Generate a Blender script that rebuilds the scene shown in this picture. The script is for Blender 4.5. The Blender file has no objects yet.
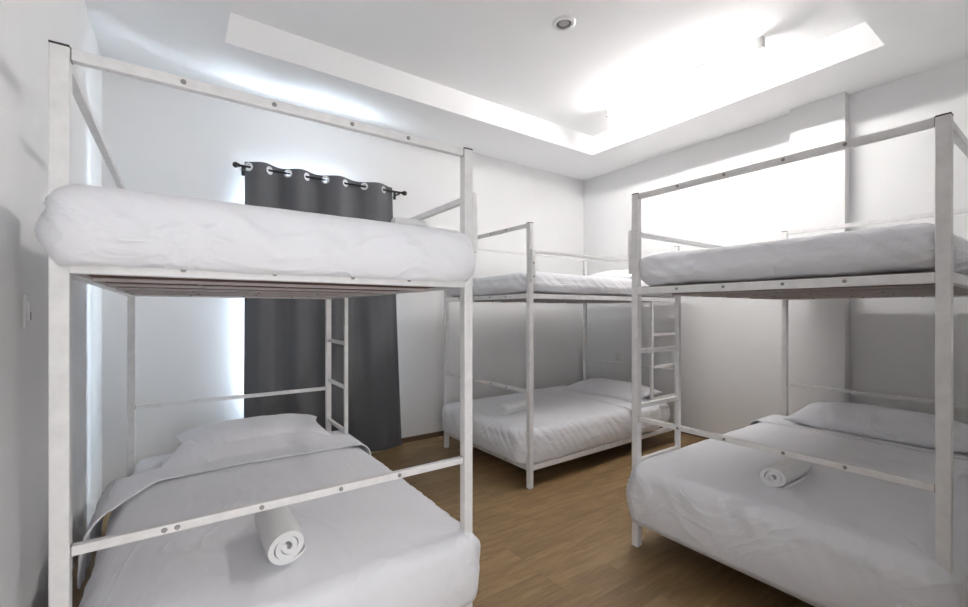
import bpy, bmesh, math, random
from mathutils import Vector, Matrix, noise
from mathutils.bvhtree import BVHTree
C = bpy.context.scene.collection
random.seed(4)
PI = math.pi

# ------------------------------------------------------------------ camera
CZ = 1.321
YAW = 0.6133
cam_d = bpy.data.cameras.new('camera')
cam_d.sensor_width = 36.0
cam_d.lens = 434.67 / 968 * 36.0
cam_d.shift_y = 7.8 / 968
cam_d.clip_start = 0.02
cam = bpy.data.objects.new('camera', cam_d)
cam.location = (0, 0, CZ)
cam.rotation_euler = (PI / 2, 0, -YAW)
C.objects.link(cam)
bpy.context.scene.camera = cam

# ------------------------------------------------------------------ room measures (metres)
XL, XR = -0.436, 4.49       # left wall, right wall
YB, YF = 4.037, -0.45       # curtain wall, wall behind the camera
ZC, ZT = 3.09, 3.30         # soffit, raised tray
TX0, TX1, TY0, TY1 = 0.253, 3.84, 0.83, 3.32
WX0, WX1, WZ0, WZ1 = 0.56, 1.30, 0.50, 2.38     # window opening
PW, PL = 1.205, 2.0         # bunk frame, post centre to post centre
TUBE_X, TUBE_Y0, TUBE_Y1, TUBE_Z = 3.45, 1.42, 2.78, 3.245

# ------------------------------------------------------------------ world, daylight portal, exposure
w = bpy.data.worlds.new('sky'); bpy.context.scene.world = w
w.use_nodes = True
bgn = w.node_tree.nodes['Background']
bgn.inputs[0].default_value = (0.78, 0.88, 1.0, 1)
bgn.inputs[1].default_value = 68.0
pl = bpy.data.lights.new('window_portal', 'AREA')
pl.shape = 'RECTANGLE'; pl.size = WX1 - WX0; pl.size_y = WZ1 - WZ0
pl.cycles.is_portal = True
plo = bpy.data.objects.new('window_portal', pl)
plo.location = ((WX0 + WX1) / 2, YB + 0.13, (WZ0 + WZ1) / 2)
plo.rotation_euler = (-PI / 2, 0, 0)
C.objects.link(plo)
TUBE_STRENGTH = 93.0
DX0, DX1, DZ1 = -0.15, 0.95, 2.15      # assumed, unseen opening behind the camera, added for the fill light
dl = bpy.data.lights.new('added_fill', 'AREA')  # unseen soft fill, added to brighten the bed fronts
dl.shape = 'RECTANGLE'; dl.size = DX1 - DX0; dl.size_y = DZ1 - 0.1; dl.energy = 4.7; dl.spread = math.radians(125); dl.color = (0.985, 0.985, 1.0)
dlo = bpy.data.objects.new('added_fill', dl)
dlo.location = ((DX0 + DX1) / 2, YF - 0.02, DZ1 / 2 + .05)
dlo.rotation_euler = (PI / 2, 0, 0)
C.objects.link(dlo)
vs = bpy.context.scene.view_settings
bpy.context.scene.display_settings.display_device = 'sRGB'
vs.view_transform = 'Standard'; vs.look = 'None'; vs.gamma = 1.0; vs.exposure = 1.48
vs.use_curve_mapping = False

# ------------------------------------------------------------------ materials
def newmat(name):
    m = bpy.data.materials.new(name); m.use_nodes = True
    return m, m.node_tree.nodes, m.node_tree.links, m.node_tree.nodes['Principled BSDF']

def mat(name, col, rough=0.6, metal=0.0, var=0.0, vscale=8.0, bump=0.0, bscale=60.0, sheen=0.0, var2=None, bdist=0.002):
    m, N, Lk, P = newmat(name)
    P.inputs['Base Color'].default_value = (*col, 1)
    P.inputs['Roughness'].default_value = rough
    P.inputs['Metallic'].default_value = metal
    if sheen: P.inputs['Sheen Weight'].default_value = sheen
    tc = N.new('ShaderNodeTexCoord')
    if var:
        n = N.new('ShaderNodeTexNoise'); n.inputs['Scale'].default_value = vscale; n.inputs['Detail'].default_value = 5
        Lk.new(tc.outputs['Object'], n.inputs['Vector'])
        r = N.new('ShaderNodeValToRGB')
        r.color_ramp.elements[0].position = 0.3; r.color_ramp.elements[1].position = 0.7
        c2 = var2 or tuple(c * (1 - var) for c in col)
        r.color_ramp.elements[0].color = (*c2, 1); r.color_ramp.elements[1].color = (*col, 1)
        Lk.new(n.outputs['Fac'], r.inputs['Fac']); Lk.new(r.outputs['Color'], P.inputs['Base Color'])
    if bump:
        n2 = N.new('ShaderNodeTexNoise'); n2.inputs['Scale'].default_value = bscale; n2.inputs['Detail'].default_value = 4
        Lk.new(tc.outputs['Object'], n2.inputs['Vector'])
        b = N.new('ShaderNodeBump'); b.inputs['Strength'].default_value = bump; b.inputs['Distance'].default_value = bdist
        Lk.new(n2.outputs['Fac'], b.inputs['Height']); Lk.new(b.outputs['Normal'], P.inputs['Normal'])
    return m

M_wall = mat('painted_wall', (0.87, 0.87, 0.87), 0.75, var=0.02, vscale=3, bump=0.25, bscale=45)
M_ceil = mat('painted_ceiling', (0.93, 0.93, 0.93), 0.85, var=0.02, vscale=2, bump=0.1, bscale=30)
M_steel = mat('white_powder_coat', (0.86, 0.85, 0.845), 0.38, var=0.10, vscale=30, bump=0.15, bscale=150, bdist=0.001)
M_cap = mat('black_plastic', (0.03, 0.03, 0.03), 0.5)
M_bolt = mat('zinc_bolt', (0.34, 0.33, 0.32), 0.45, 0.7)
M_ply = mat('brown_plywood', (0.15, 0.058, 0.034), 0.7, var=0.3, vscale=12)
M_slat = mat('slat_steel', (0.62, 0.56, 0.55), 0.5, var=0.15, vscale=20)
def crease(m, dist):
    N = m.node_tree.nodes; Lk = m.node_tree.links; P = N['Principled BSDF']
    tc = N.new('ShaderNodeTexCoord'); n = N.new('ShaderNodeTexNoise')
    n.inputs['Scale'].default_value = 3.2; n.inputs['Detail'].default_value = 2.5; n.inputs['Distortion'].default_value = 1.4
    mp = N.new('ShaderNodeMapping'); mp.inputs['Rotation'].default_value = (0.2, 0.1, 0.6); mp.inputs['Scale'].default_value = (1.0, 0.55, 1.5)
    Lk.new(tc.outputs['Object'], mp.inputs['Vector']); Lk.new(mp.outputs['Vector'], n.inputs['Vector'])
    a = N.new('ShaderNodeMath'); a.operation = 'SUBTRACT'; a.inputs[1].default_value = .5
    b = N.new('ShaderNodeMath'); b.operation = 'ABSOLUTE'
    c = N.new('ShaderNodeMath'); c.operation = 'MULTIPLY_ADD'; c.inputs[1].default_value = -9.0; c.inputs[2].default_value = 1.0; c.use_clamp = True
    e = N.new('ShaderNodeMath'); e.operation = 'POWER'; e.inputs[1].default_value = 1.6
    Lk.new(n.outputs['Fac'], a.inputs[0]); Lk.new(a.outputs[0], b.inputs[0]); Lk.new(b.outputs[0], c.inputs[0]); Lk.new(c.outputs[0], e.inputs[0])
    bp = N.new('ShaderNodeBump'); bp.inputs['Strength'].default_value = .5; bp.inputs['Distance'].default_value = dist
    old = P.inputs['Normal'].links[0].from_socket
    Lk.new(old, bp.inputs['Normal']); Lk.new(e.outputs[0], bp.inputs['Height']); Lk.new(bp.outputs['Normal'], P.inputs['Normal'])
M_sheet = mat('white_cotton', (0.865, 0.87, 0.905), 0.85, sheen=0.15, bump=0.35, bscale=9, bdist=0.012)
M_duvet = mat('white_duvet_cotton', (0.865, 0.87, 0.905), 0.85, sheen=0.15, bump=0.3, bscale=6, bdist=0.012)
crease(M_sheet, .006); crease(M_duvet, .0045)
M_towel = mat('white_terry', (0.88, 0.88, 0.88), 0.95, sheen=0.3, bump=0.9, bscale=350, bdist=0.003)
M_skirt = mat('brown_skirting', (0.16, 0.10, 0.06), 0.45, var=0.3, vscale=15)
M_black = mat('black_iron', (0.025, 0.025, 0.027), 0.4, 0.5)
M_ring = mat('polished_eyelet', (0.88, 0.88, 0.88), 0.35, 0.0)
M_plate = mat('white_switch_plastic', (0.80, 0.80, 0.79), 0.35)
M_slot = mat('dark_socket_slot', (0.12, 0.12, 0.12), 0.5)
M_alu = mat('white_window_frame', (0.75, 0.75, 0.75), 0.4)
M_out = mat('grey_lamp_reflector', (0.16, 0.155, 0.15), 0.35, 0.6)

def curtain_mat():
    m, N, Lk, P = newmat('charcoal_blackout_fabric')
    tc = N.new('ShaderNodeTexCoord'); mp = N.new('ShaderNodeMapping')
    mp.inputs['Scale'].default_value = (260, 1, 40)
    n = N.new('ShaderNodeTexNoise'); n.inputs['Scale'].default_value = 1.0; n.inputs['Detail'].default_value = 3
    r = N.new('ShaderNodeValToRGB')
    r.color_ramp.elements[0].color = (0.105, 0.108, 0.116, 1); r.color_ramp.elements[1].color = (0.150, 0.153, 0.163, 1)
    Lk.new(tc.outputs['Object'], mp.inputs['Vector']); Lk.new(mp.outputs['Vector'], n.inputs['Vector'])
    Lk.new(n.outputs['Fac'], r.inputs['Fac']); Lk.new(r.outputs['Color'], P.inputs['Base Color'])
    P.inputs['Roughness'].default_value = 0.85; P.inputs['Sheen Weight'].default_value = 0.12
    return m
M_curtain = curtain_mat()

def floor_mat():
    m, N, Lk, P = newmat('brown_wood_planks')
    tc = N.new('ShaderNodeTexCoord')
    br = N.new('ShaderNodeTexBrick')
    br.offset = 0.37; br.squash = 1.0
    br.inputs['Scale'].default_value = 1.0
    br.inputs['Brick Width'].default_value = 0.92; br.inputs['Row Height'].default_value = 0.148
    br.inputs['Mortar Size'].default_value = 0.0011; br.inputs['Mortar Smooth'].default_value = 0.4
    br.inputs['Bias'].default_value = 0.0
    br.inputs['Color1'].default_value = (0.0, 0.0, 0.0, 1); br.inputs['Color2'].default_value = (1, 1, 1, 1)
    br.inputs['Mortar'].default_value = (0.5, 0.5, 0.5, 1)
    Lk.new(tc.outputs['Object'], br.inputs['Vector'])
    # grain, stretched along the planks and offset per plank
    sc = N.new('ShaderNodeVectorMath'); sc.operation = 'MULTIPLY'; sc.inputs[1].default_value = (2.0, 15, 1)
    ad = N.new('ShaderNodeVectorMath'); ad.operation = 'MULTIPLY_ADD'
    ad.inputs[1].default_value = (7.3, 3.1, 5.7)
    Lk.new(tc.outputs['Object'], sc.inputs[0])
    Lk.new(br.outputs['Color'], ad.inputs[0]); Lk.new(sc.outputs[0], ad.inputs[2])
    g = N.new('ShaderNodeTexNoise'); g.inputs['Scale'].default_value = 1.6; g.inputs['Detail'].default_value = 8; g.inputs['Roughness'].default_value = 0.7
    Lk.new(ad.outputs[0], g.inputs['Vector'])
    n2 = N.new('ShaderNodeTexNoise'); n2.inputs['Scale'].default_value = 5.0; n2.inputs['Detail'].default_value = 3
    Lk.new(tc.outputs['Object'], n2.inputs['Vector'])
    r = N.new('ShaderNodeValToRGB')
    e = r.color_ramp.elements
    e[0].position = 0.20; e[0].color = (0.155, 0.092, 0.037, 1)
    e[1].position = 0.80; e[1].color = (0.40, 0.272, 0.130, 1)
    k = e.new(0.5); k.color = (0.262, 0.165, 0.072, 1)
    mx = N.new('ShaderNodeMath'); mx.operation = 'MULTIPLY_ADD'; mx.inputs[1].default_value = 0.14
    Lk.new(br.outputs['Color'], mx.inputs[0])
    mm = N.new('ShaderNodeMath'); mm.operation = 'MULTIPLY_ADD'; mm.inputs[1].default_value = 0.25; mm.inputs[2].default_value = -0.19
    Lk.new(n2.outputs['Fac'], mm.inputs[0])
    aa = N.new('ShaderNodeMath'); aa.operation = 'ADD'
    Lk.new(g.outputs['Fac'], aa.inputs[0]); Lk.new(mm.outputs[0], aa.inputs[1])
    Lk.new(aa.outputs[0], mx.inputs[2]); Lk.new(mx.outputs[0], r.inputs['Fac'])
    mix = N.new('ShaderNodeMix'); mix.data_type = 'RGBA'
    mix.inputs['B'].default_value = (0.10, 0.055, 0.028, 1)
    Lk.new(r.outputs['Color'], mix.inputs['A'])
    fm = N.new('ShaderNodeMath'); fm.operation = 'MULTIPLY'; fm.inputs[1].default_value = 0.6
    Lk.new(br.outputs['Fac'], fm.inputs[0]); Lk.new(fm.outputs[0], mix.inputs['Factor'])
    Lk.new(mix.outputs['Result'], P.inputs['Base Color'])
    P.inputs['Roughness'].default_value = 0.48
    b = N.new('ShaderNodeBump'); b.inputs['Strength'].default_value = 0.25; b.inputs['Distance'].default_value = 0.001
    Lk.new(g.outputs['Fac'], b.inputs['Height']); Lk.new(b.outputs['Normal'], P.inputs['Normal'])
    return m
M_floor = floor_mat()

def emit_mat(name, col, s):
    m, N, Lk, P = newmat(name)
    P.inputs['Base Color'].default_value = (0.9, 0.9, 0.9, 1)
    P.inputs['Emission Color'].default_value = (*col, 1); P.inputs['Emission Strength'].default_value = s
    return m
M_tube = emit_mat('lit_tube_glass', (1.0, 0.965, 0.94), TUBE_STRENGTH)

def glass_mat():
    m, N, Lk, P = newmat('window_glass')
    P.inputs['Base Color'].default_value = (1, 1, 1, 1); P.inputs['Roughness'].default_value = 0.02
    t = N.new('ShaderNodeBsdfTransparent'); t.inputs[0].default_value = (0.95, 0.97, 0.97, 1)
    g = N.new('ShaderNodeBsdfGlossy'); g.inputs['Roughness'].default_value = 0.02
    mx = N.new('ShaderNodeMixShader'); mx.inputs[0].default_value = 0.06
    Lk.new(t.outputs[0], mx.inputs[1]); Lk.new(g.outputs[0], mx.inputs[2])
    Lk.new(mx.outputs[0], N['Material Output'].inputs['Surface'])
    N.remove(P)
    return m
M_glass = glass_mat()

# ------------------------------------------------------------------ helpers
def box(bm, x0, x1, y0, y1, z0, z1, bev=0.0):
    r = bmesh.ops.create_cube(bm, size=1.0)
    vs_ = r['verts']
    for v in vs_:
        v.co = Vector(((x0 + x1) / 2 + v.co.x * (x1 - x0), (y0 + y1) / 2 + v.co.y * (y1 - y0), (z0 + z1) / 2 + v.co.z * (z1 - z0)))
    if bev > 0:
        es = list({e for v in vs_ for e in v.link_edges})
        bmesh.ops.bevel(bm, geom=es, offset=bev, segments=2, profile=0.5, affect='EDGES')

def cyl(bm, p0, p1, r0, r1=None, seg=20, caps=True):
    r1 = r0 if r1 is None else r1
    p0, p1 = Vector(p0), Vector(p1); d = p1 - p0
    q = d.to_track_quat('Z', 'Y').to_matrix().to_4x4()
    bmesh.ops.create_cone(bm, cap_ends=caps, segments=seg, radius1=r0, radius2=r1, depth=d.length,
                          matrix=Matrix.Translation((p0 + p1) / 2) @ q)

def link(name, bm, m, parent=None, smooth=False, angle=None):
    me = bpy.data.meshes.new(name); bmesh.ops.recalc_face_normals(bm, faces=bm.faces[:])
    bm.to_mesh(me); bm.free()
    if m: me.materials.append(m)
    if smooth:
        me.polygons.foreach_set('use_smooth', [True] * len(me.polygons))
        if angle:
            try: me.set_sharp_from_angle(angle=angle)
            except Exception: pass
    o = bpy.data.objects.new(name, me); C.objects.link(o)
    if parent: o.parent = parent
    return o

def boxes(name, specs, m, parent=None, bev=0.0):
    bm = bmesh.new()
    for s in specs: box(bm, *s, bev=bev)
    return link(name, bm, m, parent)

def tag(o, label=None, cat=None, group=None, kind=None):
    if label: o['label'] = label
    if cat: o['category'] = cat
    if group: o['group'] = group
    if kind: o['kind'] = kind
    return o

def empty(name, loc, rz=0.0):
    o = bpy.data.objects.new(name, None); o.empty_display_size = 0.2
    o.location = loc; o.rotation_euler = (0, 0, rz); C.objects.link(o)
    return o

def struct(o): o['kind'] = 'structure'; return o

# ------------------------------------------------------------------ room shell
T = 0.15
struct(boxes('floor', [(XL - T, XR + T, YF - T, YB + 0.4, -0.12, 0)], M_floor))
# curtain wall with the window opening
struct(boxes('wall_back', [
    (XL - T, WX0, YB, YB + 0.2, 0, ZT + .1), (WX1, XR + T, YB, YB + 0.2, 0, ZT + .1),
    (WX0, WX1, YB, YB + 0.2, 0, WZ0), (WX0, WX1, YB, YB + 0.2, WZ1, ZT + .1)], M_wall))
struct(boxes('wall_right', [(XR, XR + T, YF, YB, 0, ZT + .1)], M_wall))
struct(boxes('trim_1', [(4.39, XR, 1.187, 1.575, 0, ZC)], M_wall, bev=0.004))      # pilaster on the right wall
struct(boxes('wall_left', [(XL - T, XL, YF, YB, 0, ZT + .1)], M_wall))
struct(boxes('trim_2', [(XL, XL + 0.08, YF, 1.722, 0, ZC)], M_wall, bev=0.006))     # thicker strip of left wall near the camera
struct(boxes('wall_front', [(XL - T, DX0, YF - T, YF, 0, ZT + .1), (DX1, XR + T, YF - T, YF, 0, ZT + .1), (DX0, DX1, YF - T, YF, DZ1, ZT + .1), (DX0, DX1, YF - T, YF - T + .04, 0, DZ1)], M_wall))  # opening added for the fill light, closed at the back
struct(boxes('ceiling', [
    (XL, XR, TY1, YB, ZC, ZT), (XL, XR, YF, TY0, ZC, ZT), (XL, TX0, TY0, TY1, ZC, ZT), (TX1, XR, TY0, TY1, ZC, ZT),
    (XL, XR, YF, YB, ZT, ZT + .1)], M_ceil))
struct(boxes('baseboard_back', [(XL, XR, YB - 0.012, YB, 0, 0.05)], M_skirt))
struct(boxes('baseboard_right', [(XR - 0.012, XR, 1.575, YB - 0.012, 0, 0.05), (XR - 0.012, XR, YF, 1.187, 0, 0.05),
                                 (4.378, 4.39, 1.187, 1.575, 0, 0.05)], M_skirt))
wf = struct(boxes('window_1', [
    (WX0, WX0 + .05, YB + .10, YB + .15, WZ0, WZ1), (WX1 - .05, WX1, YB + .10, YB + .15, WZ0, WZ1),
    (WX0, WX1, YB + .10, YB + .15, WZ0, WZ0 + .05), (WX0, WX1, YB + .10, YB + .15, WZ1 - .05, WZ1),
    ((WX0 + WX1) / 2 - .02, (WX0 + WX1) / 2 + .02, YB + .10, YB + .15, WZ0, WZ1)], M_alu))
boxes('pane', [(WX0 + .05, WX1 - .05, YB + .122, YB + .126, WZ0 + .05, WZ1 - .05)], M_glass, wf)

# ------------------------------------------------------------------ tube light and downlight
t = empty('tube_light', (TUBE_X, (TUBE_Y0 + TUBE_Y1) / 2, ZT))
tag(t, 'lit fluorescent tube running along the raised ceiling tray near the right wall', 'ceiling light')
hl = (TUBE_Y1 - TUBE_Y0) / 2
boxes('batten', [(-.022, .022, -hl, hl, -.022, 0)], M_plate, t, bev=.003)
for s in (-1, 1):
    bm = bmesh.new()
    box(bm, -.028, .028, s * hl - .022, s * hl + .022, -.075, -.001, bev=.006)
    link('lamp_holder', bm, M_plate, t)
bm = bmesh.new(); cyl(bm, (0, -hl + .024, -(ZT - TUBE_Z)), (0, hl - .024, -(ZT - TUBE_Z)), .013, seg=16)
link('tube', bm, M_tube, t, smooth=True, angle=.8)

d = empty('downlight', (2.166, 2.124, ZT))
tag(d, 'small round recessed spotlight, unlit, in the middle of the raised ceiling', 'downlight')
bm = bmesh.new()
prof = [(.050, -.003), (.053, -.012), (.070, -.012), (.080, -.003), (.081, 0.0), (.050, 0.0)]
SEG = 48
rings = [[bm.verts.new((r * math.cos(2 * PI * i / SEG), r * math.sin(2 * PI * i / SEG), z)) for i in range(SEG)] for r, z in prof]
for a in range(len(prof)):
    b = (a + 1) % len(prof)
    for i in range(SEG): bm.faces.new((rings[a][i], rings[a][(i + 1) % SEG], rings[b][(i + 1) % SEG], rings[b][i]))
link('trim_ring', bm, M_plate, d, smooth=True, angle=.6)
bm = bmesh.new(); cyl(bm, (0, 0, -.0005), (0, 0, -.002), .051, .050, seg=40); link('reflector', bm, M_out, d)
bm = bmesh.new(); bmesh.ops.create_uvsphere(bm, u_segments=24, v_segments=12, radius=.034)
for v in bm.verts: v.co.z = v.co.z * .12 - .002
link('lamp', bm, mat('frosted_bulb', (.42, .41, .40), .3), d, smooth=True)

# ------------------------------------------------------------------ wall plates
def plate(name, label, cat, loc, rz, socket):
    r = empty(name, loc, rz); tag(r, label, cat)
    boxes('cover_plate', [(-.0375, .0375, -.009, 0, -.06, .06)], M_plate, r, bev=.004)
    if socket:
        for zz in (-.022, .022):
            bm = bmesh.new()
            for xx in (-.010, .010): box(bm, xx - .002, xx + .002, -.0102, -.0085, zz - .007, zz + .007)
            link('socket_slots', bm, M_slot, r)
    else:
        boxes('rocker', [(-.014, .014, -.014, -.006, -.032, .032)], M_plate, r, bev=.002)
        boxes('indicator', [(-.004, .004, -.0148, -.0138, -.028, .0)], M_slot, r)
plate('light_switch', 'small white light switch on the left wall beside the near wall edge', 'switch', (XL, 2.158, 1.319), PI / 2, False)
plate('wall_outlet', 'white wall socket on the right wall behind the pillow of the corner bunk', 'outlet', (XR, 3.474, .751), -PI / 2, True)

# ------------------------------------------------------------------ curtain, eyelets and rod
RY, RZ = 3.935, 2.478
rod = empty('curtain_rod', (1.09, RY, RZ))
tag(rod, 'thin black curtain rod with ball ends mounted above the covered window', 'curtain rod')
bm = bmesh.new(); cyl(bm, (-.69, 0, 0), (.70, 0, 0), .0095, seg=16); link('rod', bm, M_black, rod, smooth=True, angle=.8)
for s, xe in ((-1, -.69), (1, .70)):
    bm = bmesh.new()
    cyl(bm, (xe, 0, 0), (xe + s * .012, 0, 0), .014, .017, seg=20)
    bmesh.ops.create_uvsphere(bm, u_segments=20, v_segments=12, radius=.023, matrix=Matrix.Translation((xe + s * .028, 0, 0)))
    link('finial', bm, M_black, rod, smooth=True, angle=.7)
    bm = bmesh.new()
    xb = xe - s * .035
    box(bm, xb - .006, xb + .006, 0, YB - RY - .004, -.020, -.010); box(bm, xb - .012, xb + .012, YB - RY - .005, YB - RY, -.05, .02)
    box(bm, xb - .006, xb + .006, -.012, .012, -.024, -.008)
    link('bracket', bm, M_black, rod)

gx = [.462, .615, .755, .905, 1.06, 1.235, 1.41, 1.60]     # eyelet centres along the rod
CX0, CX1 = .437, 1.70
CT = 2.523
cur = empty('curtain', ((CX0 + CX1) / 2, RY, 0))
tag(cur, 'charcoal grey eyelet curtain hanging closed in front of the window', 'curtain')
def cphase(x):
    k = 0
    if x <= gx[0]: return (x - gx[0]) / (gx[1] - gx[0])
    for k in range(len(gx) - 1):
        if gx[k] <= x <= gx[k + 1]: return k + (x - gx[k]) / (gx[k + 1] - gx[k])
    return len(gx) - 1 + (x - gx[-1]) / .16
def cpos(u, zt):       # u 0..1 across, zt 0 top .. 1 bottom
    x = CX0 + (CX1 - CX0) * u
    ph = cphase(x)
    amp = .036 * (1 - .30 * zt)
    y = -amp * math.sin(PI * ph)              # in front of the rod first
    n = noise.noise(Vector((x * 6, zt * 1.1, 3.0))); n2 = noise.noise(Vector((x * 15, zt * 1.7, 9.0)))
    y += (.030 * n + .012 * n2) * min(1, zt * 3)
    flare = max(0, u - .35) * .135 * zt ** 1.3 - max(0, .3 - u) * .03 * zt
    z = CT - (CT - .012) * zt + (-.006 * math.cos(PI * ph)) * (1 - zt)
    y -= .035 * zt * max(0, u - .4)
    return Vector((x + flare - (CX0 + CX1) / 2, min(y - .004, .062), z))
bm = bmesh.new(); NU = 340
ZR = [.004 * k / CT for k in range(25)] + [.1 / CT + (1 - .1 / CT) * k / 60 for k in range(61)]; NV = len(ZR) - 1
gr = [[bm.verts.new(cpos(i / NU, ZR[j])) for i in range(NU + 1)] for j in range(NV + 1)]
def in_eye(u, zt):
    x = CX0 + (CX1 - CX0) * u; z = CT - (CT - .012) * zt
    return any((x - g) ** 2 + (z - RZ) ** 2 < .023 ** 2 for g in gx)
NVf = NV
for j in range(NV):
    for i in range(NU):
        if not in_eye((i + .5) / NU, (ZR[j] + ZR[j + 1]) / 2): bm.faces.new((gr[j][i], gr[j][i + 1], gr[j + 1][i + 1], gr[j + 1][i]))
panel = link('fabric_panel', bm, M_curtain, cur, smooth=True)
so = panel.modifiers.new('thick', 'SOLIDIFY'); so.thickness = .0025; so.offset = 0
# header hem and bottom hem stitched lines: raised strips of the same cloth
for g in gx:
    ph = cphase(g)
    uu = (g - CX0) / (CX1 - CX0)
    p = cpos(uu, (CT - RZ) / CT); q = cpos(min(1, uu + .01), (CT - RZ) / CT)
    dx = (q - p); ang = math.atan2(dx.y, dx.x)
    bm = bmesh.new()
    S2, S3 = 28, 10
    vv = []
    for a in range(S2):
        th = 2 * PI * a / S2; row = []
        for b in range(S3):
            ph2 = 2 * PI * b / S3
            R = .0265 + .0085 * math.cos(ph2)
            row.append(bm.verts.new((R * math.cos(th), .0045 * math.sin(ph2), R * math.sin(th))))
        vv.append(row)
    for a in range(S2):
        for b in range(S3): bm.faces.new((vv[a][b], vv[(a + 1) % S2][b], vv[(a + 1) % S2][(b + 1) % S3], vv[a][(b + 1) % S3]))
    o = link('eyelet', bm, M_ring, cur, smooth=True)
    o.location = (p.x, p.y, RZ); o.rotation_euler = (0, 0, ang)

# ------------------------------------------------------------------ bunk beds
H_TOP, H_GUARD, H_SIDE = 1.966, .718, 1.765
ZUP, ZLO = 1.435, .150         # centre of upper and lower beams
hs = .019
HW = PW / 2
mesh_cache = {}
def cbox(name, key, spec, m, parent, loc=(0, 0, 0), bev=.0025):
    if key not in mesh_cache:
        bm = bmesh.new()
        for s in (spec if isinstance(spec[0], tuple) else [spec]): box(bm, *s, bev=bev)
        me = bpy.data.meshes.new(name); bm.to_mesh(me); bm.free(); me.materials.append(m); mesh_cache[key] = me
    o = bpy.data.objects.new(name, mesh_cache[key]); C.objects.link(o); o.parent = parent; o.location = loc
    return o
def bolt(parent, loc, axis='y', s=-1):
    key = ('bolt', axis, s)
    if key not in mesh_cache:
        bm = bmesh.new(); d = Vector((0, s, 0)) if axis == 'y' else (Vector((s, 0, 0)) if axis == 'x' else Vector((0, 0, s)))
        cyl(bm, d * -.0005, d * .0035, .0075, .0062, seg=16); cyl(bm, d * .003, d * .0055, .004, .0035, seg=6)
        me = bpy.data.meshes.new('bolt'); bm.to_mesh(me); bm.free(); me.materials.append(M_bolt); mesh_cache[key] = me
    o = bpy.data.objects.new('bolt', mesh_cache[key]); C.objects.link(o); o.parent = parent; o.location = loc
def make_bunk(label, loc, rz, side, ladder_v, gfr=(.2, .4, .61, .79), up=0.0):
    """local x across the width, y from foot (0) to head (PL); side = +1/-1 the open (ladder) side"""
    r = empty('bunk_bed', loc, rz)
    tag(r, label, 'bunk bed', 'white steel bunk beds')
    for sx in (-1, 1):
        for y in (0, PL):
            p = cbox('post', 'post', (-hs, hs, -hs, hs, 0, H_TOP + hs - .006), M_steel, r, (sx * HW, y, 0))
            cbox('post_cap', 'cap', (-hs, hs, -hs, hs, H_TOP + hs - .006, H_TOP + hs - .001), M_cap, p, bev=.001)
    fr = (.2, .4, .61, .79)
    e = HW - hs
    for y, s in ((0, -1), (PL, 1)):
        for nm, z, hh in (('top_rail', H_TOP, .015), ('guard_rail', H_GUARD, .0125)):
            o = cbox(nm, nm, (-e, e, -.012, .012, -hh, hh), M_steel, r, (0, y, z))
            for i, f in enumerate(gfr if nm == 'guard_rail' and y == 0 else fr):
                bolt(o, (-e + 2 * e * f, s * .012, 0), 'y', s)
            for q in (-1, 1): cbox('end_joint', 'ej%s%d' % (nm, q), (min(q * e, q * e - q * .003), max(q * e, q * e - q * .003), -.0128, .0128, -hh - .001, hh + .001), M_bolt, o, bev=0)
    # full-height rail on the closed side
    o = cbox('side_top_rail', 'str', (-.012, .012, hs, PL - hs, -.015, .015), M_steel, r, (-side * HW, 0, H_TOP))
    # lower guard rail bolted outside the open side
    xo = side * (HW + hs + .0125)
    o = cbox('side_guard_rail', 'sgr', (-.0125, .0125, hs, PL - hs, -.0125, .0125), M_steel, r, (xo, 0, H_SIDE + up))
    for y in (0, PL):
        k = cbox('rail_bracket', 'stub', (-.0125, .0125, -.0185, .0185, 1.535, 1.78), M_steel, r, (xo, y, up))
        for zz in (1.58, 1.68): bolt(k, (side * .0125, 0, zz), 'x', side)
    # beams, cross slats, boards
    for z, nm in ((ZUP, 'upper_frame'), (ZLO, 'lower_frame')):
        key = 'beam'
        o = cbox(nm, key, ((-e, e, -.019, .019, -.019, .019), (-e, e, PL - .019, PL + .019, -.019, .019),
                           (-HW - .019, -HW + .019, hs, PL - hs, -.019, .019), (HW - .019, HW + .019, hs, PL - hs, -.019, .019)), M_steel, r, (0, 0, z))
        for f in fr[:1] + fr[1:]: bolt(o, (-e + 2 * e * f, -.019, .002), 'y', -1)
        for k in range(5):
            sl = cbox('slat', 'slat', (-e + .001, e - .001, -.016, .016, -.019, -.008), M_slat, r, (0, PL * (k + 1) / 6, z))
            for xx in (-.3, -.02, .27): bolt(sl, (xx + .03 * (k % 2), 0, -.019), 'z', -1)
        cbox('base_board', 'board', (-e + .001, e - .001, .020, PL - .020, -.0075, .024), M_ply, r, (0, 0, z + .0003), bev=0)
    # ladder
    cbox('ladder_post', 'lp', (-.0125, .0125, -.0125, .0125, .169, ZUP - .019), M_steel, r, (side * HW, ladder_v, 0))
    y0, y1 = (hs, ladder_v - .0125) if ladder_v < 1 else (ladder_v + .0125, PL - hs)
    for z in (1.095, .785, .475):
        cbox('rung', 'rung%d' % (ladder_v < 1), (-.012, .012, y0, y1, -.0125, .0125), M_steel, r, (side * HW, 0, z))
    return r

B1 = ((.3625, 1.497, 0), 0.0)
B2 = ((2.15 + .6025 * math.sin(.014) * -1, 2.459 + .6025, 0), -PI / 2 + .014)
B3 = ((2.117, .9085, 0), -PI / 2)
make_bunk('white steel bunk bed nearest the left wall, its head towards the curtain', *B1, 1, 1.56, (.163, .188, .37, .577, .76), .028)
make_bunk('white steel bunk bed in the far corner of the room', *B2, 1, 1.565)
make_bunk('white steel bunk bed at the right of the photo, its head by the wall pilaster', *B3, -1, .416)

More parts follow.
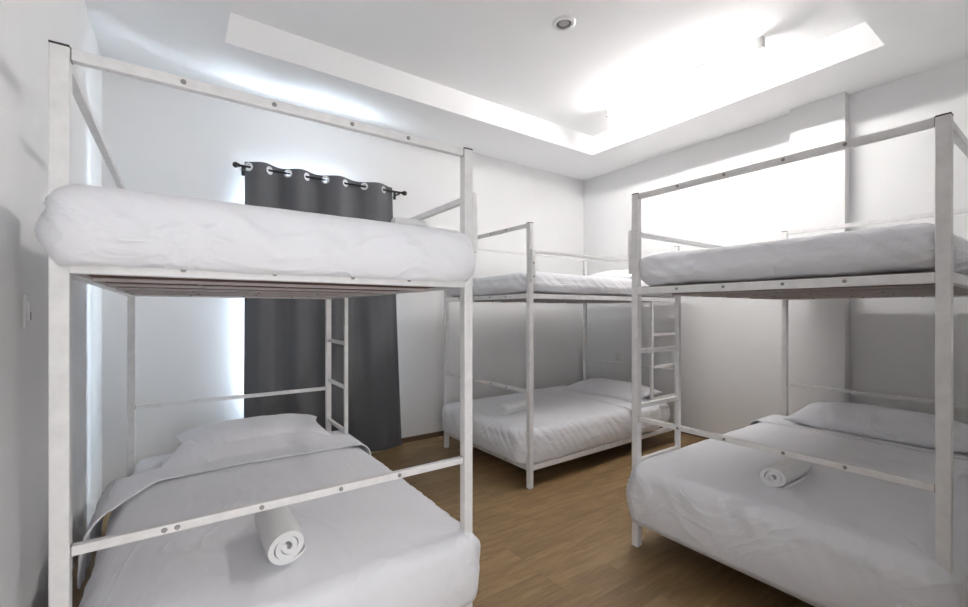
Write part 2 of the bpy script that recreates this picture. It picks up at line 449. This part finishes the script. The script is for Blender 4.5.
# ------------------------------------------------------------------ soft goods
def fbm(p, sc, oct_=3, seed=0.0):
    s = 0; a = 1; f = sc
    for k in range(oct_):
        s += a * noise.noise(Vector((p[0] * f + seed, p[1] * f - seed * .7, p[2] * f + seed * 1.3))); a *= .5; f *= 2.03
    return s

def round_path(u0, u1, v0, v1, rads, step=.014, closed=True):
    """outline of a rounded rectangle; corners: foot-left, foot-right, head-right, head-left. returns [(x,y,nx,ny,corner)]"""
    pts = []
    def seg(a, b):
        n = max(1, int((Vector(b) - Vector(a)).length / step))
        d = (Vector(b) - Vector(a)).normalized(); nn = (d.y, -d.x)
        for i in range(n): 
            q = Vector(a) + (Vector(b) - Vector(a)) * (i / n); pts.append((q.x, q.y, nn[0], nn[1], 0))
    def arc(cx, cy, r, a0):
        n = max(3, int(r * PI / 2 / (step * .8)))
        for i in range(n):
            a = a0 + PI / 2 * i / n; pts.append((cx + r * math.cos(a), cy + r * math.sin(a), math.cos(a), math.sin(a), 1))
    r0, r1, r2, r3 = rads
    if closed:
        seg((u0, v1 - r3), (u0, v0 + r0)); arc(u0 + r0, v0 + r0, r0, PI)
        seg((u0 + r0, v0), (u1 - r1, v0)); arc(u1 - r1, v0 + r1, r1, 1.5 * PI)
        seg((u1, v0 + r1), (u1, v1 - r2)); arc(u1 - r2, v1 - r2, r2, 0)
        seg((u1 - r2, v1), (u0 + r3, v1)); arc(u0 + r3, v1 - r3, r3, PI / 2)
    else:
        seg((u0, v1), (u0, v0 + r0)); arc(u0 + r0, v0 + r0, r0, PI)
        seg((u0 + r0, v0), (u1 - r1, v0)); arc(u1 - r1, v0 + r1, r1, 1.5 * PI)
        seg((u1, v0 + r1), (u1, v1)); pts.append((u1, v1, 1, 0, 0))
    return pts

def soft(path, u0, u1, v0, v1, prof, ztop, crown, closed, seed, ruff=.006, ruff_corner=.012, topn=.006, inner=26, bottom=True, diag=0.0, dent=None, sag=0.0, fq=1.0):
    """prof: (inset, z) from the lowest edge up to the top edge; then inward rings to the spine"""
    cu = (u0 + u1) / 2; hwid = (u1 - u0) / 2
    s0 = v0 + hwid; s1 = v1 - hwid if closed else v1
    cc = [Vector((u0, v0)), Vector((u1, v0)), Vector((u1, v1)), Vector((u0, v1))]
    bm = bmesh.new(); cols = []
    arc = 0; last = None
    pi_n = len(prof)
    inset_top, zt = prof[-1]
    for (x, y, nx, ny, co) in path:
        if last: arc += math.hypot(x - last[0], y - last[1])
        last = (x, y)
        ty = min(max(y, s0), s1)
        ty = round(ty / .014) * .014          # shared points along the middle line
        tgt = Vector((cu, ty))
        dc = min((Vector((x, y)) - c).length for c in cc)
        cw = math.exp(-(dc / .16) ** 2)
        amp = ruff + (ruff_corner - ruff) * cw
        col = []
        for j, (ins, z) in enumerate(prof):
            tt = j / (pi_n - 1)
            a2 = arc + diag * (z - prof[0][1])
            rn = noise.noise(Vector((a2 * 17 * fq, z * 3.5, seed))) + .6 * noise.noise(Vector((a2 * 38 * fq, z * 6, seed + 5))) + .5 * noise.noise(Vector((a2 * 5, z * 2, seed + 9)))
            k = math.sin(PI * min(1, max(0, (1 - tt) * .85 + .12)))
            off = rn * amp * k
            xx = x - nx * (ins - off); yy = y - ny * (ins - off)
            zz = z + (.010 * noise.noise(Vector((arc * 4, seed, 2.0))) * (1 if j < 2 else 0))
            zz -= sag * (1 - tt) ** 2 * max(0, min(1, (.03 - yy) / .07))
            col.append(Vector((xx, yy, zz)))
        # inward
        base = Vector((x - nx * inset_top, y - ny * inset_top))
        ln = (tgt - base).length
        for j in range(1, inner + 1):
            q = j / inner; q = q ** 1.5
            p = base.lerp(tgt, q)
            dist = min(q * ln, hwid)
            edge = 1 - math.exp(-(dist / .13))
            z = zt + (ztop - zt) * (1 - math.exp(-(dist / .05) ** 1.0)) + crown * (1 - math.exp(-dist / .25))
            z += topn * fbm((p.x, p.y, 0), 3.2, 3, seed) * edge
            # creases running in from the corners
            z += .25 * amp * math.exp(-dist / .12) * (noise.noise(Vector((arc * 17 * fq, dist * 2, seed))) + .6 * noise.noise(Vector((arc * 38 * fq, dist * 4, seed + 5)))) * min(1, dist / .03)
            if dent: z += dent(p.x, p.y)
            col.append(Vector((p.x, p.y, z)))
        cols.append([bm.verts.new(c) for c in col])
    n = len(cols); m = len(cols[0])
    for i in range(n if closed else n - 1):
        a, b = cols[i], cols[(i + 1) % n]
        for j in range(m - 1):
            try: bm.faces.new((a[j], b[j], b[j + 1], a[j + 1]))
            except ValueError: pass
    if bottom and closed:
        bm.faces.new([c[0] for c in cols])
    bmesh.ops.remove_doubles(bm, verts=bm.verts[:], dist=.002)
    return bm

def place(o, B, mirror=False):
    o.location = B[0]; o.rotation_euler = (0, 0, B[1])
    return o

def side_profile(zb, zt, r, bulge=.012, tuck=.03, n=9):
    """rounded mattress side from tucked bottom to rounded top edge"""
    h = zt - zb; P = []
    for k in range(n + 1):
        t_ = k / n
        z = zb + (h - r) * t_
        P.append((tuck * (1 - t_) ** 2.5 * 1.0 - bulge * math.sin(PI * t_), z))
    for k in range(1, 9):
        a = PI / 2 * k / 8
        P.append((r * (1 - math.cos(a)), zt - r + r * math.sin(a)))
    return P

# --- upper mattresses
UPZ = ZUP + .030
def upper(label, B, u0, u1, v0, v1, rads, zt, seed, crown=.03, tuck=.045, rc=.026, **kw):
    prof = side_profile(UPZ, zt, .065, bulge=.014, tuck=tuck)
    bm = soft(round_path(u0, u1, v0, v1, rads), u0, u1, v0, v1, prof, zt + .004, crown, True, seed, ruff=.013, ruff_corner=rc, diag=1.3, **kw)
    o = link('mattress', bm, M_sheet, smooth=True); tag(o, label, 'mattress', 'sheeted mattresses on the upper bunks'); place(o, B)
    return o
upper('thick white sheeted mattress on the upper deck of the left bunk', B1, -.634, .628, -.084, 1.97, (.095, .11, .10, .10), 1.640, 1.0, crown=.045, sag=.030, tuck=.020, rc=.014)
upper('white sheeted mattress on the upper deck of the far corner bunk', B2, -.630, .603, -.035, 2.18, (.14, .15, .12, .12), 1.622, 2.0, crown=.035, sag=.01)
upper('white sheeted mattress on the upper deck of the right bunk', B3, -.600, .600, -.004, 2.19, (.065, .065, .12, .12), 1.635, 3.0, crown=.035)

# --- lower mattresses (fitted sheet) and duvets
LOZ = ZLO + .030
def lower(label, B, zt, seed, u=.578, v0=.024, v1=1.975, rads=(.07, .07, .09, .09), **kw):
    prof = side_profile(LOZ, zt, .06, bulge=.006, tuck=.03)
    bm = soft(round_path(-u, u, v0, v1, rads), -u, u, v0, v1, prof, zt + .004, .012, True, seed, ruff=.004, ruff_corner=.012, **kw)
    o = link('mattress', bm, M_sheet, smooth=True); tag(o, label, 'mattress', 'sheeted mattresses on the lower bunks'); place(o, B)
    return o
ML1 = lower('white sheeted lower mattress of the left bunk, its head corners showing beside the pillow', B1, .415, 4.0)
ML2 = lower('white sheeted lower mattress of the corner bunk, showing near the ladder at the wall', B2, .385, 5.0)
ML3 = lower('white sheeted lower mattress of the right bunk, under the duvet by the pilaster', B3, .440, 6.0)

def duvet(label, B, u0, u1, v0, v1, rads, zt, zb, seed, ruff, rc, crown=.02, flare=.0, **kw):
    P = []
    h = zt - zb; r = .075
    for k in range(11):
        t_ = k / 10
        P.append((.010 * (1 - t_) - .012 * math.sin(PI * t_) - flare * (1 - t_), zb + (h - r) * t_))
    for k in range(1, 10):
        a = PI / 2 * k / 9
        P.append((r * (1 - math.cos(a)), zt - r + r * math.sin(a)))
    bm = soft(round_path(u0, u1, v0, v1, rads, closed=False), u0, u1, v0, v1, P, zt + .004, crown, False, seed, ruff=ruff, ruff_corner=rc, **kw)
    o = link('duvet', bm, M_duvet, smooth=True); tag(o, label, 'duvet', 'white duvets on the lower bunks'); place(o, B)
    s = o.modifiers.new('thick', 'SOLIDIFY'); s.thickness = .010; s.offset = -1
    return o
DV1 = duvet('white duvet on the lower bed of the left bunk, nearest the camera', B1, -.618, .655, -.074, 1.56, (.10, .09, 0, 0), .432, .168, 7.0, .010, .020, diag=.5, topn=.006)
DV2 = duvet('white duvet on the lower bed of the corner bunk, ruffled along its near side', B2, -.632, .616, -.06, 1.66, (.10, .14, 0, 0), .424, .178, 8.0, .012, .022, fq=1.7, diag=.9, topn=.006)
DV3 = duvet('white duvet hanging to the frame on the lower bed of the right bunk', B3, -.635, .635, -.074, 1.86, (.09, .09, 0, 0), .470, .170, 9.0, .010, .022, crown=.008, diag=.6, topn=.006)

def local_bvh(objs):
    vs_, fs = [], []
    for o in objs:
        b = len(vs_); vs_ += [v.co.copy() for v in o.data.vertices]; fs += [[b + k for k in p.vertices] for p in o.data.polygons]
    return BVHTree.FromPolygons(vs_, fs)
def sm(a, b, x):
    t_ = max(0, min(1, (x - a) / (b - a))); return t_ * t_ * (3 - 2 * t_)
def band(label, B, under, u0, u1, vf, vb, zt, zl, zr, seed, lift=None, thick=.008):
    """turned-down edge of the top sheet, lying across the duvet; vf / vb = front and back edge at x; zl / zr = hang at each side"""
    tree = local_bvh(under)
    bm = bmesh.new(); r = .075
    pts = []
    for k in range(12): pts.append((u0, zl + (zt - r - zl) * k / 12, 0))
    for k in range(0, 8):
        a = PI / 2 * k / 8; pts.append((u0 + r * (1 - math.cos(a)), zt - r + r * math.sin(a), 1))
    n = 90
    for k in range(n + 1): pts.append((u0 + r + (u1 - u0 - 2 * r) * k / n, zt, 2))
    for k in range(1, 9):
        a = PI / 2 * (1 - k / 8); pts.append((u1 - r * (1 - math.cos(a)), zt - r + r * math.sin(a), 1))
    for k in range(1, 13): pts.append((u1, zt - r + (zr - zt + r) * k / 12, 0))
    nv = 34; rows = []
    for j in range(nv + 1):
        q = j / nv; row = []
        for (x, z, top) in pts:
            v0_, v1_ = vf(x, z), vb(x)
            v = v0_ + (v1_ - v0_) * q + .008 * noise.noise(Vector((x * 3, seed, 0))) * (1 - q)
            if top == 2:
                z += .004 * fbm((x, v, 0), 5, 3, seed)
                if lift: z += lift(x, v)
                h = tree.ray_cast(Vector((x, v, 2)), Vector((0, 0, -1)))
                if h[0] is not None: z = max(z, h[0].z + .007)
            sx = -1 if x < 0 else 1
            ox = sx * (.006 + (.010 * noise.noise(Vector((v * 16, z * 5, seed))) + .010 * noise.noise(Vector((v * 6, z * 9, seed + 3)))) * sm(0, .10, zt - z)) if top != 2 else 0
            row.append(bm.verts.new((x + ox, v, z)))
        rows.append(row)
    for j in range(nv):
        for i in range(len(pts) - 1): bm.faces.new((rows[j][i], rows[j][i + 1], rows[j + 1][i + 1], rows[j + 1][i]))
    o = link('top_sheet', bm, M_sheet, smooth=True); tag(o, label, 'sheet', 'turned-down top sheets'); place(o, B)
    s = o.modifiers.new('thick', 'SOLIDIFY'); s.thickness = thick; s.offset = 1
    return o
band('turned-down top sheet of the left bunk, drawn up against the pillow', B1, [DV1, ML1], -.665, .660, lambda x, z: 1.275 - .42 * sm(.42, .70, -x) - .10 * sm(.44, .3, z) * sm(.5, .66, -x),
     lambda x: 1.42 + .26 * sm(-.50, -.30, x), .452, .25, .28, 11.0,
     lift=lambda x, v: .085 * sm(1.40, 1.66, v) * sm(-.50, -.30, x) * sm(.55, .32, x))
band('turned-down top sheet lying across the duvet of the corner bunk', B2, [DV2, ML2], -.655, .645, lambda x, z: 1.14 + .12 * x, lambda x: 1.60, .432, .33, .24, 12.0)
band('turned-down top sheet lying across the duvet of the right bunk', B3, [DV3, ML3], -.658, .658, lambda x, z: 1.49, lambda x: 1.80, .486, .24, .30, 13.0)

def pillow(label, B, cx, cy, wx, wy, h, z0, rot, seed, tilt=0.0, group='white pillows'):
    bm = bmesh.new(); n1, n2 = 64, 44
    def pt(a, b, s):
        # a,b in -1..1
        px = a * wx / 2 * (1 - .06 * (1 - abs(b)) ** 1 * 0 - .05 * (1 - b * b) * -1 * 0)
        pinch = 1 - .07 * (1 - (abs(a)) ** 2) * abs(b) ** 3
        pinch2 = 1 - .10 * (1 - (abs(b)) ** 2) * abs(a) ** 3
        x = a * wx / 2 * pinch2; y = b * wy / 2 * pinch
        t_ = ((1 - abs(a) ** 2.6) * (1 - abs(b) ** 2.4))
        hh = max(0, t_) ** .52
        wr = .006 * fbm((x, y, s), 6, 3, seed) + .007 * noise.noise(Vector((x * 18, y * 5, seed))) * (1 - hh)
        if s > 0: z = h * .72 * hh + wr * hh ** .3
        else: z = -h * .28 * min(1, hh * 1.3)
        return Vector((x, y, z + h * .28 + .003 + (.003 * abs(a) ** 4)))
    g1 = [[bm.verts.new(pt(-1 + 2 * i / n1, -1 + 2 * j / n2, 1)) for i in range(n1 + 1)] for j in range(n2 + 1)]
    g2 = [[bm.verts.new(pt(-1 + 2 * i / n1, -1 + 2 * j / n2, -1)) for i in range(n1 + 1)] for j in range(n2 + 1)]
    for j in range(n2):
        for i in range(n1):
            bm.faces.new((g1[j][i], g1[j][i + 1], g1[j + 1][i + 1], g1[j + 1][i]))
            bm.faces.new((g2[j][i], g2[j + 1][i], g2[j + 1][i + 1], g2[j][i + 1]))
    bmesh.ops.remove_doubles(bm, verts=bm.verts[:], dist=.0012)
    o = link('pillow', bm, M_sheet, smooth=True); tag(o, label, 'pillow', group)
    Mx = Matrix.Translation(Vector(B[0])) @ Matrix.Rotation(B[1], 4, 'Z')
    o.location = Mx @ Vector((cx, cy, z0)); o.rotation_euler = (tilt, 0, B[1] + rot)
    o.rotation_mode = 'XYZ'
    m4 = Matrix.Translation(o.location) @ Matrix.Rotation(B[1] + rot, 4, 'Z') @ Matrix.Rotation(tilt, 4, 'X')
    o.matrix_world = m4
    return o
pillow('white pillow at the head of the left bunk\'s lower bed, in front of the curtain', B1, .06, 1.76, .90, .42, .15, .445, 0.0, 21.0, tilt=.10)
pillow('white pillow on the lower bed of the far corner bunk', B2, .06, 1.63, .92, .50, .15, .425, 0.06, 22.0, tilt=.08)
pillow('white pillow on the lower bed of the right bunk beside the pilaster', B3, .035, 1.77, .98, .44, .17, .492, 0.0, 23.0, tilt=.10)
pillow('white pillow on the upper deck of the far corner bunk, seen over its guard rail', B2, .12, 1.68, .72, .45, .13, 1.625, 0.0, 24.0, tilt=.05)

# --- rolled towels
def towel(label, loc, rz, r=.056, ln=.30, seed=1.0, group='rolled white towels'):
    root = empty('rolled_towel', loc, rz); tag(root, label, 'towel', group)
    bm = bmesh.new(); turns = 2.6; n = 150; th = r / (turns + .45)
    def sp(k, s):     # spiral centreline
        a = 2 * PI * turns * k / n
        rr = th * .45 + th * a / (2 * PI)
        rr += s * th * .455 * (1 - .75 * max(0, (k - n + 14) / 14)) - (th * .12 * max(0, (k - n + 14) / 14))
        rr *= 1 + .04 * math.sin(a * 2.3 + seed)
        return rr * math.cos(a + 2.2), rr * math.sin(a + 2.2) * .93
    ny = 14; G = []
    for j in range(ny + 1):
        y = -ln / 2 + ln * j / ny
        ring = []
        loop = [(k, 1) for k in range(n + 1)] + [(k, -1) for k in range(n, -1, -1)]
        for (k, s) in loop:
            x, z = sp(k, s)
            e = (abs(2 * j / ny - 1)) ** 8
            g = 1 - .05 * e + .02 * noise.noise(Vector((x * 20, y * 12, z * 20 + seed)))
            jit = .004 * noise.noise(Vector((k * .05, seed, j * .01)))
            yy = y + jit * (1 if j in (0, ny) else 0) + (.010 * (k / n) * 0)
            ring.append(bm.verts.new((x * g, yy, z * g)))
        G.append(ring)
    m = len(G[0])
    for j in range(ny):
        for i in range(m):
            bm.faces.new((G[j][i], G[j][(i + 1) % m], G[j + 1][(i + 1) % m], G[j + 1][i]))
    for j in (0, ny):
        rg = G[j]
        for k in range(n):
            a, b = rg[k], rg[k + 1]; c, d_ = rg[m - 2 - k], rg[m - 1 - k]
            bm.faces.new((a, b, c, d_))
    o = link('towel_roll', bm, M_towel, root, smooth=True, angle=1.0)
    zmin = min(v.co.z for v in o.data.vertices)
    o.location = (0, 0, -zmin)
    return root
towel('rolled white towel on the duvet of the left bunk, nearest the camera', (.308, 1.755, .455), .0, r=.064, ln=.31, seed=1.0)
towel('rolled white towel near the foot of the right bunk, below its guard rail', (2.46, .890, .476), -PI / 2 + .0, r=.060, ln=.32, seed=2.0)
towel('rolled white towel at the foot of the corner bunk\'s lower bed', (2.38, 2.93, .440), -PI / 2 + .15, r=.056, seed=3.0)
towel('rolled white towel on the upper mattress of the left bunk, its end just showing', (.815, 1.70, 1.664), -PI / 2, r=.028, ln=.16, seed=4.0)
